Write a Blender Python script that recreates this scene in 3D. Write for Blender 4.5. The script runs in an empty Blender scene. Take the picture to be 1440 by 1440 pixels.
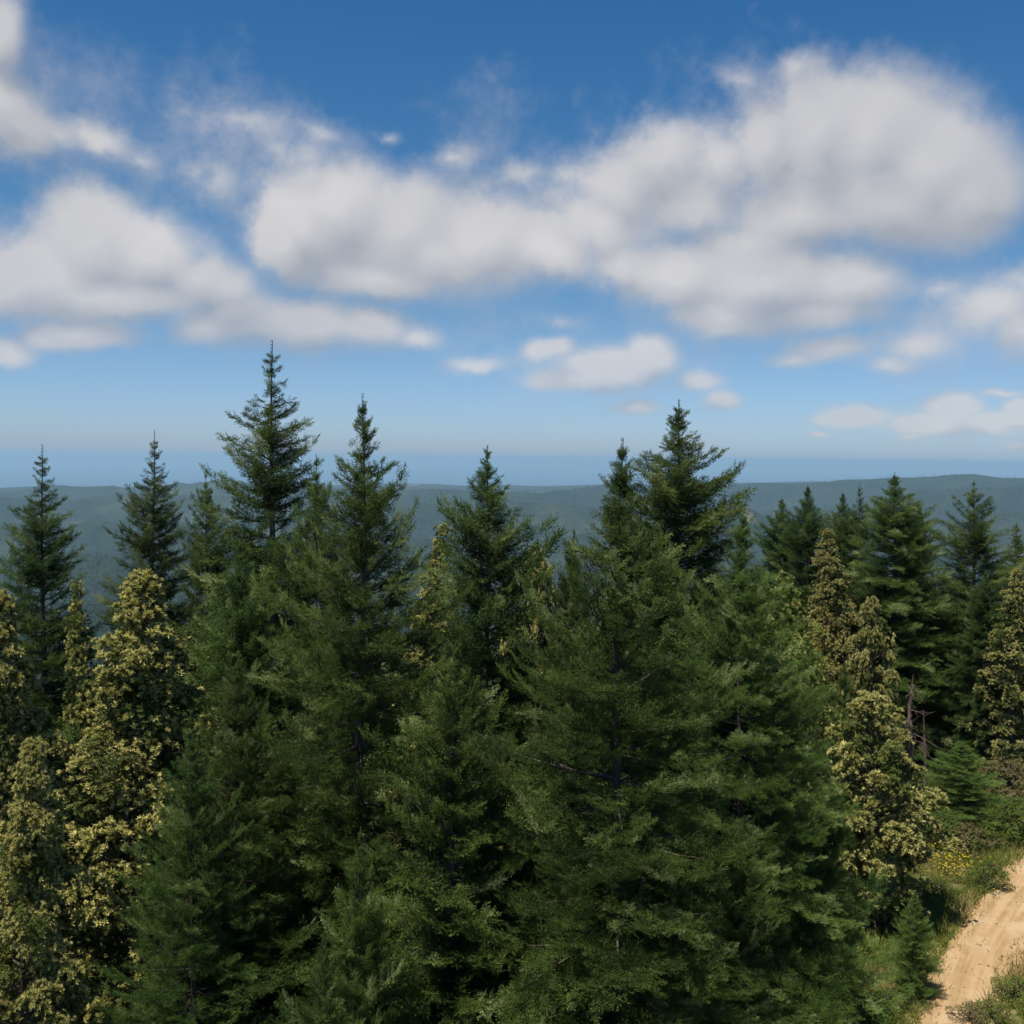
import bpy, math, time
import numpy as np

T0 = time.time()
rng = np.random.default_rng(11)
sc = bpy.context.scene
COL = sc.collection

# ------------------------------------------------------------------ camera
CAM = np.array([0.0, 0.0, 15.0])
F1440 = 1544.0
PITCH = math.radians(-2.85)
ROLL = math.radians(0.55)
cam_d = bpy.data.cameras.new('camera')
cam_d.sensor_width = 36.0
cam_d.lens = 36.0 * F1440 / 1440.0
cam_d.clip_start = 0.5
cam_d.clip_end = 200000.0
cam = bpy.data.objects.new('camera', cam_d)
COL.objects.link(cam)
cam.location = CAM
from mathutils import Matrix, Vector
Mc = (Matrix.Rotation(math.radians(90) + PITCH, 4, 'X') @ Matrix.Rotation(ROLL, 4, 'Z'))
cam.matrix_world = Matrix.Translation(Vector(CAM)) @ Mc
sc.camera = cam
MC = np.array(Mc.to_3x3())

def ray(px, py):
    d = MC @ np.array([(px - 720.0) / F1440, -(py - 720.0) / F1440, -1.0])
    return d / np.linalg.norm(d)

def at(px, py, depth):
    d = ray(px, py)
    return CAM + d * (depth / d[1])

def azel(px, py):
    d = ray(px, py)
    return math.atan2(d[0], d[1]), math.asin(d[2])

# ------------------------------------------------------------------ noise
def _h(ix, iy, s):
    n = (ix.astype(np.int64) * 374761393 + iy.astype(np.int64) * 668265263 + s * 1442695041) & 0xFFFFFFFF
    n = ((n ^ (n >> 13)) * 1274126177) & 0xFFFFFFFF
    n = n ^ (n >> 16)
    return (n & 0xFFFFFF) / float(0xFFFFFF)

def vnoise(x, y, s=0):
    ix = np.floor(x); iy = np.floor(y)
    fx = x - ix; fy = y - iy
    fx = fx * fx * fx * (fx * (fx * 6 - 15) + 10); fy = fy * fy * fy * (fy * (fy * 6 - 15) + 10)
    a = _h(ix, iy, s); b = _h(ix + 1, iy, s); c = _h(ix, iy + 1, s); d = _h(ix + 1, iy + 1, s)
    return (a * (1 - fx) + b * fx) * (1 - fy) + (c * (1 - fx) + d * fx) * fy

def fbm(x, y, o=4, s=0):
    t = 0; a = 0.5
    for k in range(o):
        t = t + a * (vnoise(x * 2 ** k + 17.3 * k, y * 2 ** k - 9.1 * k, s + k) - 0.5)
        a *= 0.5
    return t

# ------------------------------------------------------------------ mesh helpers
def soup_mesh(name, S, mat, tint=None):
    """S: (n,3,3) independent triangles -> mesh datablock"""
    n = len(S)
    me = bpy.data.meshes.new(name)
    me.vertices.add(3 * n)
    me.vertices.foreach_set('co', np.ascontiguousarray(S, dtype=np.float32).ravel())
    me.loops.add(3 * n)
    me.loops.foreach_set('vertex_index', np.arange(3 * n, dtype=np.int32))
    me.polygons.add(n)
    me.polygons.foreach_set('loop_start', np.arange(0, 3 * n, 3, dtype=np.int32))
    if tint is not None:
        a = me.attributes.new('tint', 'FLOAT', 'POINT')
        a.data.foreach_set('value', np.repeat(np.asarray(tint, dtype=np.float32), 3))
    me.update(calc_edges=True)
    me.materials.append(mat)
    return me

def grid_mesh(name, V, F, mat, smooth=True, attrs=None):
    me = bpy.data.meshes.new(name)
    V = np.asarray(V, dtype=np.float32); F = np.asarray(F, dtype=np.int32)
    k = F.shape[1]
    me.vertices.add(len(V)); me.vertices.foreach_set('co', V.ravel())
    me.loops.add(F.size); me.loops.foreach_set('vertex_index', F.ravel())
    me.polygons.add(len(F)); me.polygons.foreach_set('loop_start', np.arange(0, F.size, k, dtype=np.int32))
    if smooth:
        me.polygons.foreach_set('use_smooth', np.ones(len(F), dtype=bool))
    for nm, v in (attrs or {}).items():
        a = me.attributes.new(nm, 'FLOAT', 'POINT')
        a.data.foreach_set('value', np.asarray(v, dtype=np.float32))
    me.update(calc_edges=True)
    me.materials.append(mat)
    return me

def link(name, me, parent=None):
    o = bpy.data.objects.new(name, me)
    COL.objects.link(o)
    if parent is not None:
        o.parent = parent
    return o

def tag(o, label=None, cat=None, group=None, kind=None):
    if label: o['label'] = label
    if cat: o['category'] = cat
    if group: o['group'] = group
    if kind: o['kind'] = kind
    return o

def rotz(a):
    c, s = math.cos(a), math.sin(a)
    return np.array([[c, -s, 0], [s, c, 0], [0, 0, 1.0]])

def roty(a):
    c, s = math.cos(a), math.sin(a)
    return np.array([[c, 0, s], [0, 1.0, 0], [-s, 0, c]])

def rotx(a):
    c, s = math.cos(a), math.sin(a)
    return np.array([[1.0, 0, 0], [0, c, -s], [0, s, c]])

def tube(pts, rad, sides=5):
    """quads along a polyline -> (V, F) ; F quads"""
    pts = np.asarray(pts, float); rad = np.asarray(rad, float)
    n = len(pts)
    t = np.gradient(pts, axis=0)
    t /= np.linalg.norm(t, axis=1)[:, None] + 1e-9
    ref = np.array([0.31, 0.87, 0.22]) if abs(t[0][2]) > .8 else np.array([0, 0, 1.0])
    u = np.cross(t, ref); u /= np.linalg.norm(u, axis=1)[:, None] + 1e-9
    v = np.cross(t, u)
    a = np.arange(sides) * 2 * math.pi / sides
    V = (pts[:, None, :] + rad[:, None, None] * (np.cos(a)[None, :, None] * u[:, None, :] + np.sin(a)[None, :, None] * v[:, None, :])).reshape(-1, 3)
    i = np.arange(n - 1)[:, None] * sides; j = np.arange(sides)[None, :]
    F = np.stack([i + j, i + (j + 1) % sides, i + sides + (j + 1) % sides, i + sides + j], -1).reshape(-1, 4)
    return V, F

class Wood:
    def __init__(s): s.V = []; s.F = []; s.n = 0
    def add(s, pts, rad, sides=5):
        V, F = tube(pts, rad, sides)
        s.V.append(V); s.F.append(F + s.n); s.n += len(V)
    def mesh(s, name, mat):
        return grid_mesh(name, np.concatenate(s.V), np.concatenate(s.F), mat)

# ------------------------------------------------------------------ materials
def new_mat(name):
    m = bpy.data.materials.new(name); m.use_nodes = True
    nt = m.node_tree; nt.nodes.clear()
    return m, nt

class NT:
    """small node-tree helper"""
    def __init__(s, nt): s.nt = nt
    def n(s, typ, **kw):
        nd = s.nt.nodes.new(typ)
        for k, v in kw.items(): setattr(nd, k, v)
        return nd
    def l(s, a, b): s.nt.links.new(a, b)
    def inp(s, sock, v):
        if hasattr(v, 'is_output'): s.l(v, sock)
        elif v is not None: sock.default_value = v
    def math(s, op, a, b=None, c=None, clamp=False):
        nd = s.n('ShaderNodeMath', operation=op); nd.use_clamp = clamp
        s.inp(nd.inputs[0], a)
        if b is not None: s.inp(nd.inputs[1], b)
        if c is not None: s.inp(nd.inputs[2], c)
        return nd.outputs[0]
    def vmath(s, op, a, b=None):
        nd = s.n('ShaderNodeVectorMath', operation=op)
        s.inp(nd.inputs[0], a)
        if b is not None: s.inp(nd.inputs[1], b)
        return nd.outputs[0]
    def mix(s, f, a, b, blend='MIX'):
        nd = s.n('ShaderNodeMix', data_type='RGBA', blend_type=blend)
        s.inp(nd.inputs[0], f); s.inp(nd.inputs[6], a); s.inp(nd.inputs[7], b)
        return nd.outputs[2]
    def noise(s, vec, scale, detail=3, rough=.55, dims='3D', w=None):
        nd = s.n('ShaderNodeTexNoise', noise_dimensions=dims)
        if vec is not None: s.l(vec, nd.inputs['Vector'])
        nd.inputs['Scale'].default_value = scale; nd.inputs['Detail'].default_value = detail
        nd.inputs['Roughness'].default_value = rough
        return nd
    def ramp(s, v, lo, hi, a=0.0, b=1.0, smooth=True):
        nd = s.n('ShaderNodeMapRange', interpolation_type='SMOOTHSTEP' if smooth else 'LINEAR')
        s.inp(nd.inputs[0], v)
        for k, x in zip((1, 2, 3, 4), (lo, hi, a, b)): s.inp(nd.inputs[k], x)
        return nd.outputs[0]

def rgb(*c): return (c[0], c[1], c[2], 1.0)

def foliage_mat(name, dark, light, trans=0.15, rough=.5, spec=.3, var=.25, hue=.03, nscale=.9, tcol=1.6, tip=None):
    m, nt = new_mat(name); N = NT(nt)
    at_ = N.n('ShaderNodeAttribute', attribute_name='tint')
    oi = N.n('ShaderNodeObjectInfo')
    tc = N.n('ShaderNodeTexCoord')
    nz = N.noise(tc.outputs['Object'], nscale, 2)
    f = N.math('ADD', N.math('MULTIPLY', at_.outputs['Fac'], .8), N.math('MULTIPLY', N.math('SUBTRACT', nz.outputs[0], .5), 1.0), clamp=True)
    c = N.mix(f, rgb(*dark), rgb(*light))
    if tip: c = N.mix(N.ramp(f, .68, 1.0), c, rgb(*tip))
    hs = N.n('ShaderNodeHueSaturation')
    N.l(c, hs.inputs['Color'])
    N.l(N.math('MULTIPLY_ADD', oi.outputs['Random'], hue, .5 - hue / 2), hs.inputs['Hue'])
    r2 = N.math('FRACT', N.math('MULTIPLY', oi.outputs['Random'], 7.31))
    N.l(N.math('MULTIPLY_ADD', r2, var, 1 - var / 2), hs.inputs['Value'])
    p = N.n('ShaderNodeBsdfPrincipled')
    N.l(hs.outputs[0], p.inputs['Base Color'])
    p.inputs['Roughness'].default_value = rough
    p.inputs['Specular IOR Level'].default_value = spec
    out = N.n('ShaderNodeOutputMaterial')
    if trans > 0:
        t = N.n('ShaderNodeBsdfTranslucent')
        N.l(N.mix(1.0, hs.outputs[0], rgb(tcol, tcol * 1.05, tcol * .55), 'MULTIPLY'), t.inputs['Color'])
        mx = N.n('ShaderNodeMixShader'); mx.inputs[0].default_value = trans
        N.l(p.outputs[0], mx.inputs[1]); N.l(t.outputs[0], mx.inputs[2])
        N.l(mx.outputs[0], out.inputs[0])
    else:
        N.l(p.outputs[0], out.inputs[0])
    return m

def wood_mat(name, a, b, scale=6.0):
    m, nt = new_mat(name); N = NT(nt)
    tc = N.n('ShaderNodeTexCoord')
    mp = N.n('ShaderNodeMapping'); mp.inputs['Scale'].default_value = (1, 1, .18)
    N.l(tc.outputs['Object'], mp.inputs[0])
    nz = N.noise(mp.outputs[0], scale * 3, 5, .65)
    c = N.mix(N.ramp(nz.outputs[0], .35, .65), rgb(*a), rgb(*b))
    p = N.n('ShaderNodeBsdfPrincipled'); N.l(c, p.inputs['Base Color'])
    p.inputs['Roughness'].default_value = .9; p.inputs['Specular IOR Level'].default_value = .15
    bp = N.n('ShaderNodeBump'); bp.inputs['Strength'].default_value = .6; bp.inputs['Distance'].default_value = .02
    N.l(nz.outputs[0], bp.inputs['Height']); N.l(bp.outputs[0], p.inputs['Normal'])
    out = N.n('ShaderNodeOutputMaterial'); N.l(p.outputs[0], out.inputs[0])
    return m

M_FIR = foliage_mat('fir_needles', (.014, .034, .006), (.112, .165, .030), tip=(.20, .24, .09), trans=.07, rough=.6, spec=.18, var=.4, hue=.028)
M_YOUNG = foliage_mat('young_fir_needles', (.05, .088, .016), (.135, .19, .04), trans=.15, rough=.6, spec=.18)
M_HEM = foliage_mat('yellow_green_needles', (.048, .074, .012), (.13, .16, .03), trans=.15, rough=.6, spec=.18, hue=.02)
M_LEAF = foliage_mat('leathery_leaves', (.034, .052, .008), (.105, .125, .024), trans=.2, rough=.55, spec=.2)
M_BLOOM = foliage_mat('cream_catkins', (.40, .37, .125), (.70, .63, .28), trans=.2, rough=.7, spec=.1, var=.2, hue=.012, nscale=1.6, tcol=1.0)
M_GOLDLEAF = foliage_mat('golden_leaves', (.15, .135, .03), (.30, .265, .065), trans=.25, rough=.5, spec=.25, hue=.02)
M_SHRUB = foliage_mat('shrub_leaves', (.060, .090, .015), (.155, .18, .038), trans=.25, rough=.6, spec=.15, var=.3, hue=.035)
M_DRY = foliage_mat('dry_shrub_leaves', (.085, .08, .028), (.20, .17, .07), trans=.2, rough=.7, spec=.15, hue=.03)
M_FLOWER = foliage_mat('yellow_petals', (.45, .32, .015), (.65, .50, .03), trans=.2, rough=.6, spec=.2)
M_BARK = wood_mat('fir_bark', (.055, .042, .034), (.13, .105, .085))
M_DEAD = wood_mat('dead_wood', (.075, .05, .038), (.165, .12, .095))
M_GREY = wood_mat('weathered_brush', (.10, .08, .068), (.21, .175, .15))

# ------------------------------------------------------------------ conifer foliage prototypes
def needles(n, L, ln=.044, w=.0095, flat=.7):
    t = np.sort(rng.uniform(.02, 1.0, n)) * L
    phi = rng.uniform(0, 2 * math.pi, n)
    fw = rng.uniform(.45, 1.0, n)
    d = np.stack([fw, np.cos(phi), np.sin(phi) * flat], 1)
    d[-3:, 0] = 2.5
    d /= np.linalg.norm(d, axis=1)[:, None]
    r = rng.normal(size=(n, 3)); p = np.cross(d, r); p /= np.linalg.norm(p, axis=1)[:, None] + 1e-9
    c = np.stack([t, np.zeros(n), np.zeros(n)], 1)
    l = (ln * rng.uniform(.7, 1.25, n))[:, None]
    return np.stack([c + p * w, c - p * w, c + d * l], 1)

def spray(Ls=.45):
    parts = [needles(18, Ls)]
    K = 6
    for k in range(K):
        t = .08 + .84 * (k + rng.uniform(0, .6)) / K
        for sd in (-1, 1):
            l = Ls * (.52 * (1 - t * .72)) * rng.uniform(.7, 1.25)
            s = needles(max(5, int(66 * l)), l)
            a = sd * math.radians(rng.uniform(38, 62))
            R = rotz(a) @ roty(rng.normal(.05, .22))
            parts.append(s @ R.T + np.array([t * Ls, 0, 0]))
    return np.concatenate(parts)

SPRAYS = [spray() for _ in range(10)]

def bough(L, dens=1.0, fluffy=.5):
    """returns (soup, tint)"""
    out = []; tint = []
    ns = max(3, int(L / .115 * dens))
    start = .05 if L < .7 else .15
    for k in range(ns):
        t = start + (1 - start) * (k + rng.uniform(0, .8)) / ns
        for sd in (-1, 1):
            if rng.random() < .12: continue
            l = np.clip((.27 * L * (1 - .66 * t) + .10) * rng.uniform(.65, 1.35), .12, .75)
            s = SPRAYS[rng.integers(len(SPRAYS))] * np.array([l / .45, np.clip(l / .45, .5, 1.4), np.clip(l / .45, .6, 1.3)])
            R = rotz(sd * math.radians(rng.uniform(38, 66))) @ roty(rng.normal(.16, .22)) @ rotx(rng.normal(0, .45))
            out.append(s @ R.T + np.array([t * L, 0, 0])); tint.append(np.full(len(s), .45 * t + rng.uniform(0, .5)))
        if rng.random() < fluffy:
            l = np.clip((.22 * L * (1 - .6 * t) + .10), .12, .5) * rng.uniform(.7, 1.2)
            s = SPRAYS[rng.integers(len(SPRAYS))] * (l / .45)
            R = rotz(rng.uniform(-.6, .6)) @ roty(-rng.uniform(.3, 1.0)) @ rotx(rng.uniform(-1, 1))
            out.append(s @ R.T + np.array([t * L, 0, 0])); tint.append(np.full(len(s), .45 * t + rng.uniform(.1, .6)))
    for _ in range(2):
        l = np.clip(.25 * L, .12, .45)
        s = SPRAYS[rng.integers(len(SPRAYS))] * (l / .45)
        out.append(s @ (rotz(rng.normal(0, .15)) @ rotx(rng.uniform(-1, 1))).T + np.array([.95 * L, 0, 0])); tint.append(np.full(len(s), .9))
    return np.concatenate(out), np.concatenate(tint)

def big_bough(L):
    # a long lower limb: side limbs are small boughs themselves, in pads with gaps between
    out = []; tint = []
    ns = int(L / .24)
    for k in range(ns):
        t = .14 + .86 * (k + rng.uniform(0, .7)) / ns
        for sd in (-1, 1):
            if rng.random() < .16: continue
            l = np.clip((.30 * L * (1 - .62 * t) + .12) * rng.uniform(.6, 1.4), .2, 1.3)
            cl = min([c for c in BOUGHS if c <= 1.2], key=lambda c: abs(math.log(c / l)))
            B, tb = BOUGHS[cl][rng.integers(len(BOUGHS[cl]))]
            keep = rng.random(len(B)) < .52
            R = rotz(sd * math.radians(rng.uniform(38, 64))) @ roty(rng.normal(.16, .18)) @ rotx(rng.normal(0, .25))
            s = B[keep]; mid = s.mean(1, keepdims=True); s = (mid + (s - mid) * 1.2) * (l / cl)
            s[..., 2] += .12 * s[..., 0] ** 2 / l
            out.append(s @ R.T + np.array([t * L, 0, .03 * L * math.sin(t * 3)])); tint.append(tb[keep] * .7 + .3 * t + rng.normal(0, .12))
    B, tb = BOUGHS[.7][rng.integers(4)]
    out.append(B @ rotz(rng.normal(0, .1)).T + np.array([.82 * L, 0, 0])); tint.append(tb)
    return np.concatenate(out), np.concatenate(tint)

CLASSES = [.22, .42, .7, 1.1, 1.6, 2.2, 2.9, 3.6]
BOUGHS = {}
for L in CLASSES:
    BOUGHS[L] = [bough(L) for _ in range(4)]
BIG = {L: [big_bough(L) for _ in range(4)] for L in CLASSES if L > 1.5}

def make_fir(H=16.0, a=.45, rmax=3.2, lower=.22, leader=.55, whorl=.34, n=(5, 8), e_top=50, e_bot=-14, jitter=.22, sparse_top=.0,
             cover=.9, fill=.6, pinch=0.0, big=False, spread=0.0, mat=M_FIR, name='fir', xlean=.02, gaps=.0):
    """a tree of height H standing at the origin: trunk mesh and crown mesh"""
    W = Wood(); S = []; TN = []
    zs = np.linspace(0, H, 18)
    ph = rng.uniform(0, 6.28, 4)
    wob = lambda z: np.stack([xlean * np.sin(z * .5 + ph[0]) * z * .25, xlean * np.sin(z * .43 + ph[1]) * z * .25, z], -1)
    rt = .0135 * H * (1 - zs / H) ** 1.1 + .006
    rt[0] *= 1.35
    W.add(wob(zs), rt, 9)
    # leader shoot
    s = needles(110, leader * 1.4, .045, .007); s = s @ roty(-math.pi / 2).T
    S.append(s + wob(np.array([H - leader * 1.38]))[0]); TN.append(np.full(len(s), .8))
    d = leader * .7
    az0 = 0.0
    while d < H * cover:
        k = rng.integers(*n)
        if d < 2.2 and sparse_top > 0: k = max(3, int(k * (1 - sparse_top * (1 - d / 2.2))))
        az0 += 2.4
        base = a * d if d < 3 else a * 3 + lower * (d - 3) * (1 if d < H * .7 else .6)
        base = min(base, rmax)
        if pinch > 0 and d < pinch: base *= .5 + .5 * d / pinch
        whl = rng.uniform(.82, 1.12)
        k2 = int(k * (fill if d < 4 else fill * .6))
        for j in range(k + k2):
            if rng.random() < gaps: continue

            L = max(.1, base * whl * (1 + rng.normal(0, jitter * (.55 if d < 3.5 else 1))))
            inter = j >= k
            if inter: L = max(.1, L * rng.uniform(.35, .7))
            az = rng.uniform(0, 6.28) if inter else az0 + j * 2 * math.pi / k + rng.normal(0, .25)
            f = min(1, d / (H * .55))
            el = math.radians(e_top * (1 - f) ** 1.3 + e_bot * f + rng.normal(0, 8))
            L = L / max(.86, math.cos(el)) if d < 3 else L
            cl = min(CLASSES, key=lambda c: abs(math.log(c / L)))
            B, tb = (BIG if big and cl > 1.5 else BOUGHS)[cl][rng.integers(4)]
            sc_ = L / cl
            P = B * sc_
            kz = rng.uniform(.06, .30) if f > .3 else rng.uniform(0, .15)
            P = P.copy(); P[..., 2] += kz * P[..., 0] ** 2 / L
            P[..., 1] += rng.normal(0, .1) * P[..., 0] ** 2 / L
            R = rotz(az) @ roty(-el) @ rotx(rng.normal(0, .3))
            z0 = H - d + (rng.uniform(-.5, .5) * whorl if inter else rng.normal(0, whorl * .16))
            o = wob(np.array([min(z0, H)]))[0]
            S.append(P @ R.T + o); TN.append(tb + rng.normal(0, .22))
            q = np.linspace(0, .74, 5) * L
            pts = np.stack([q, 0 * q, kz * q * q / L], 1) @ R.T + o
            W.add(pts, np.linspace(.012 * L + .006, .004, 5), 4)
        d += whorl * rng.uniform(.8, 1.2) * (.75 if d < 1.2 else 1.0 + spread * max(0, d - 2))
    S = np.concatenate(S); TN = np.concatenate(TN)
    return soup_mesh(name + '_crown', S, mat, TN), W.mesh(name + '_trunk', M_BARK), H, len(S)

FIR = {}
FIR['spire'] = make_fir(16, a=.34, rmax=2.9, lower=.20, leader=.8, pinch=2.0, whorl=.30, n=(4, 7), e_top=36, e_bot=-12, sparse_top=.35, jitter=.17, name='spire')
FIR['wide'] = make_fir(16, a=.48, rmax=3.5, lower=.25, leader=.45, pinch=2.4, whorl=.33, n=(5, 8), e_top=48, e_bot=-12, jitter=.22, name='wide')
FIR['open'] = make_fir(16, a=.44, rmax=3.3, lower=.22, leader=.5, pinch=2.0, whorl=.40, n=(4, 7), e_top=55, e_bot=-8, sparse_top=.2, jitter=.3, name='open')
FIR['skirt'] = make_fir(16, a=.41, rmax=3.7, lower=.30, leader=.5, pinch=2.6, whorl=.34, n=(6, 9), e_top=44, e_bot=-14, jitter=.19, name='skirt', fill=.9, big=True, spread=.075, gaps=.08)
FIR['heavy'] = make_fir(16, a=.40, rmax=3.5, lower=.29, leader=.55, pinch=2.6, whorl=.34, n=(6, 9), e_top=44, e_bot=-14, jitter=.19, name='heavy', fill=.9, big=True, spread=.075, gaps=.08, sparse_top=.2)
FIR['dense'] = make_fir(16, a=.46, rmax=3.0, lower=.20, leader=.5, pinch=1.8, whorl=.28, n=(5, 8), e_top=35, e_bot=-16, jitter=.16, name='dense')
FIR['layered'] = make_fir(16, a=.42, rmax=3.2, lower=.22, leader=.4, whorl=.42, n=(5, 8), e_top=30, e_bot=-18, jitter=.25, mat=M_HEM, name='layered')
FIR['young'] = make_fir(6, a=.40, rmax=1.5, lower=.22, leader=.35, whorl=.24, n=(5, 8), e_top=40, e_bot=0, jitter=.22, cover=.95, mat=M_YOUNG, name='young')

# ------------------------------------------------------------------ broadleaf prototypes
def leaves(n, ln, w, up=.35, spread=1.0):
    """rosette of n diamond leaves around +z -> (2n,3,3)"""
    az = np.arange(n) * 2.399 + rng.uniform(0, 6, 1)
    el = rng.uniform(-.25, .75, n) + up - .3
    d = np.stack([np.cos(az) * np.cos(el) * spread, np.sin(az) * np.cos(el) * spread, np.sin(el)], 1)
    p = np.cross(d, np.array([0, 0, 1.0])); p /= np.linalg.norm(p, axis=1)[:, None] + 1e-9
    q = np.cross(p, d); p = p + q * rng.uniform(-.6, .6, n)[:, None]
    l = (ln * rng.uniform(.7, 1.2, n))[:, None]
    b = d * .012
    mid = b + d * l * .5
    tip = b + d * l + np.array([0, 0, -.1]) * l
    A = np.stack([b, mid + p * w, tip], 1); B = np.stack([b, tip, mid - p * w], 1)
    return np.concatenate([A, B])

def catkins(n, ln, w):
    az = rng.uniform(0, 6.28, n); el = rng.uniform(.35, 1.35, n)
    d = np.stack([np.cos(az) * np.cos(el), np.sin(az) * np.cos(el), np.sin(el)], 1)
    p = np.cross(d, rng.normal(size=(n, 3))); p /= np.linalg.norm(p, axis=1)[:, None] + 1e-9
    q = np.cross(d, p)
    l = (ln * rng.uniform(.6, 1.2, n))[:, None]
    b = d * .015
    A = np.stack([b - p * w, b + p * w, b + d * l], 1); B = np.stack([b - q * w, b + q * w, b + d * l], 1)
    return np.concatenate([A, B])

LEAFC = [leaves(11, .088, .017) for _ in range(8)]
CATC = [catkins(15, .105, .020) for _ in range(8)]

def frames(nrm):
    r = rng.normal(size=nrm.shape)
    u = np.cross(nrm, r); u /= np.linalg.norm(u, axis=1)[:, None] + 1e-9
    v = np.cross(nrm, u)
    return np.stack([u, v, nrm], -1)           # columns

def instance(protos, pos, nrm, scl):
    R = frames(nrm); idx = rng.integers(len(protos), size=len(pos))
    out = []; own = []
    for k, P in enumerate(protos):
        m = np.where(idx == k)[0]
        if len(m) == 0: continue
        q = np.einsum('nij,tvj->ntvi', R[m] * scl[m][:, None, None], P) + pos[m][:, None, None, :]
        out.append(q.reshape(-1, 3, 3)); own.append(np.repeat(m, len(P)))
    return np.concatenate(out), np.concatenate(own)

def make_broad(H=10., R=2.2, base=.5, nl=90, lobe=(.38, .75), per=60, prof=None, bloom=.8, leaf_mat=M_LEAF, bloom_mat=M_BLOOM, name='broad',
               lscale=1.0, flat=.8, trunk_r=.13):
    """rounded tree made of leafy lobes on limbs; optional catkins"""
    W = Wood(); az0_ = rng.uniform(0, 6)
    zz = np.linspace(0, H * .93, 10)
    lean = rng.normal(0, .03, 2)
    ax = lambda z: np.stack([lean[0] * z + .12 * np.sin(z * .6), lean[1] * z + .12 * np.cos(z * .5) - .12, z], -1)
    W.add(ax(zz), np.linspace(trunk_r, .02, 10), 7)
    P = []; Nn = []; lobe_t = []
    prof = prof or (lambda t: np.interp(t, [0, .15, .45, .75, .92, 1], [.45, .85, 1.0, .75, .42, .12]))
    for k in range(nl):
        t = (k + rng.uniform(0, 1)) / nl
        t = t ** .92
        z = base + t * (H - base)
        rr = R * prof(t) * (1 + .10 * math.sin(t * 17 + 2 * math.sin(az0_ + k * 2.399)) + rng.normal(0, .16))
        az = k * 2.399 + rng.normal(0, .4)
        lr = rng.uniform(*lobe) * float(np.interp(t, [.65, 1], [1, .5]))
        rad = max(0, rr - lr * .65) * (1 if rng.random() < .8 else rng.uniform(.3, .9))
        c = ax(np.array([z]))[0] + np.array([math.cos(az) * rad, math.sin(az) * rad, 0])
        if rad > .25:
            o = ax(np.array([max(.2, z - rad * .7)]))[0]
            q = np.linspace(0, 1, 5)[:, None]
            pts = o + (c - o) * q + np.array([0, 0, -.12]) * np.sin(q * math.pi) * rad
            W.add(pts, np.linspace(.025 + .012 * rad, .008, 5), 4)
        m = int(per * (lr / .55) ** 2)
        d = rng.normal(size=(m, 3)); d /= np.linalg.norm(d, axis=1)[:, None]
        d[:, 2] = np.where(d[:, 2] < -.3, -d[:, 2], d[:, 2])
        fr = rng.uniform(.72, 1.08, m)[:, None]
        wob = 1 + .35 * np.sin(d[:, :1] * 5 + k) * np.sin(d[:, 1:2] * 6 + 2 * k)
        pos = c + d * fr * lr * wob * np.array([1, 1, flat])
        nr = d + np.array([0, 0, .55]) + rng.normal(0, .25, (m, 3)); nr /= np.linalg.norm(nr, axis=1)[:, None]
        P.append(pos); Nn.append(nr); lobe_t.append(np.full(m, rng.uniform(0, .5)))
    P = np.concatenate(P); Nn = np.concatenate(Nn); LT = np.concatenate(lobe_t)
    sl = rng.uniform(.8, 1.25, len(P)) * lscale
    S, own = instance(LEAFC, P, Nn, sl)
    crown = soup_mesh(name + '_crown', S, leaf_mat, LT[own] + rng.uniform(0, .5, len(P))[own])
    bl = None
    if bloom > 0:
        keep = (rng.random(len(P)) < bloom * np.clip(.65 + Nn[:, 2], .2, 1)) & (P[:, 2] > base + .02 * H)
        # flowering comes in patches: some shoots carry none
        patch = vnoise(P[:, 0] * 2.1 + P[:, 2] * 1.7, P[:, 1] * 2.1 - P[:, 2] * 1.4, 5) > .30
        keep &= patch
        B, ob = instance(CATC, P[keep], Nn[keep], sl[keep])
        bl = soup_mesh(name + '_blossom', B, bloom_mat, (LT[keep] + rng.uniform(0, .6, keep.sum()))[ob])
    return crown, W.mesh(name + '_trunk', M_BARK), bl, H

colp = lambda t: np.interp(t, [0, .1, .3, .55, .78, .92, 1], [.9, 1.15, 1.05, .78, .46, .24, .06])
BROAD = {}
BROAD['column'] = make_broad(14, 2.1, .4, 175, (.32, .66), 135, colp, 1.25, name='column', flat=.66, lscale=.82)
BROAD['dome'] = make_broad(7.5, 1.7, .3, 115, (.28, .56), 95, None, 1.3, name='dome', flat=.7)
BROAD['narrow'] = make_broad(14, 1.3, .6, 110, (.28, .54), 90, colp, 1.1, name='narrow', flat=.7)
BROAD['gold'] = make_broad(9, 1.6, .8, 70, (.35, .6), 45, None, 0, leaf_mat=M_GOLDLEAF, name='gold', lscale=1.1)
BROAD['green'] = make_broad(9, 2.0, .5, 100, (.4, .7), 48, None, .12, leaf_mat=M_SHRUB, name='green', lscale=1.1)
domep = lambda t: np.interp(t, [0, .3, .7, 1], [.9, 1, .75, .3])
BROAD['shrub'] = make_broad(1.7, 1.25, .1, 60, (.22, .42), 190, domep, 0, leaf_mat=M_SHRUB, name='shrub', lscale=.55, trunk_r=.04)
BROAD['shrub2'] = make_broad(1.3, 1.0, .1, 44, (.16, .34), 200, domep, 0, leaf_mat=M_SHRUB, name='shrub_low', lscale=.48, trunk_r=.03)
BROAD['dry'] = make_broad(1.2, 1.0, .1, 44, (.16, .34), 170, domep, 0, leaf_mat=M_DRY, name='dry_shrub', lscale=.48, trunk_r=.03)
print('prototypes', round(time.time() - T0, 1))

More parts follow.
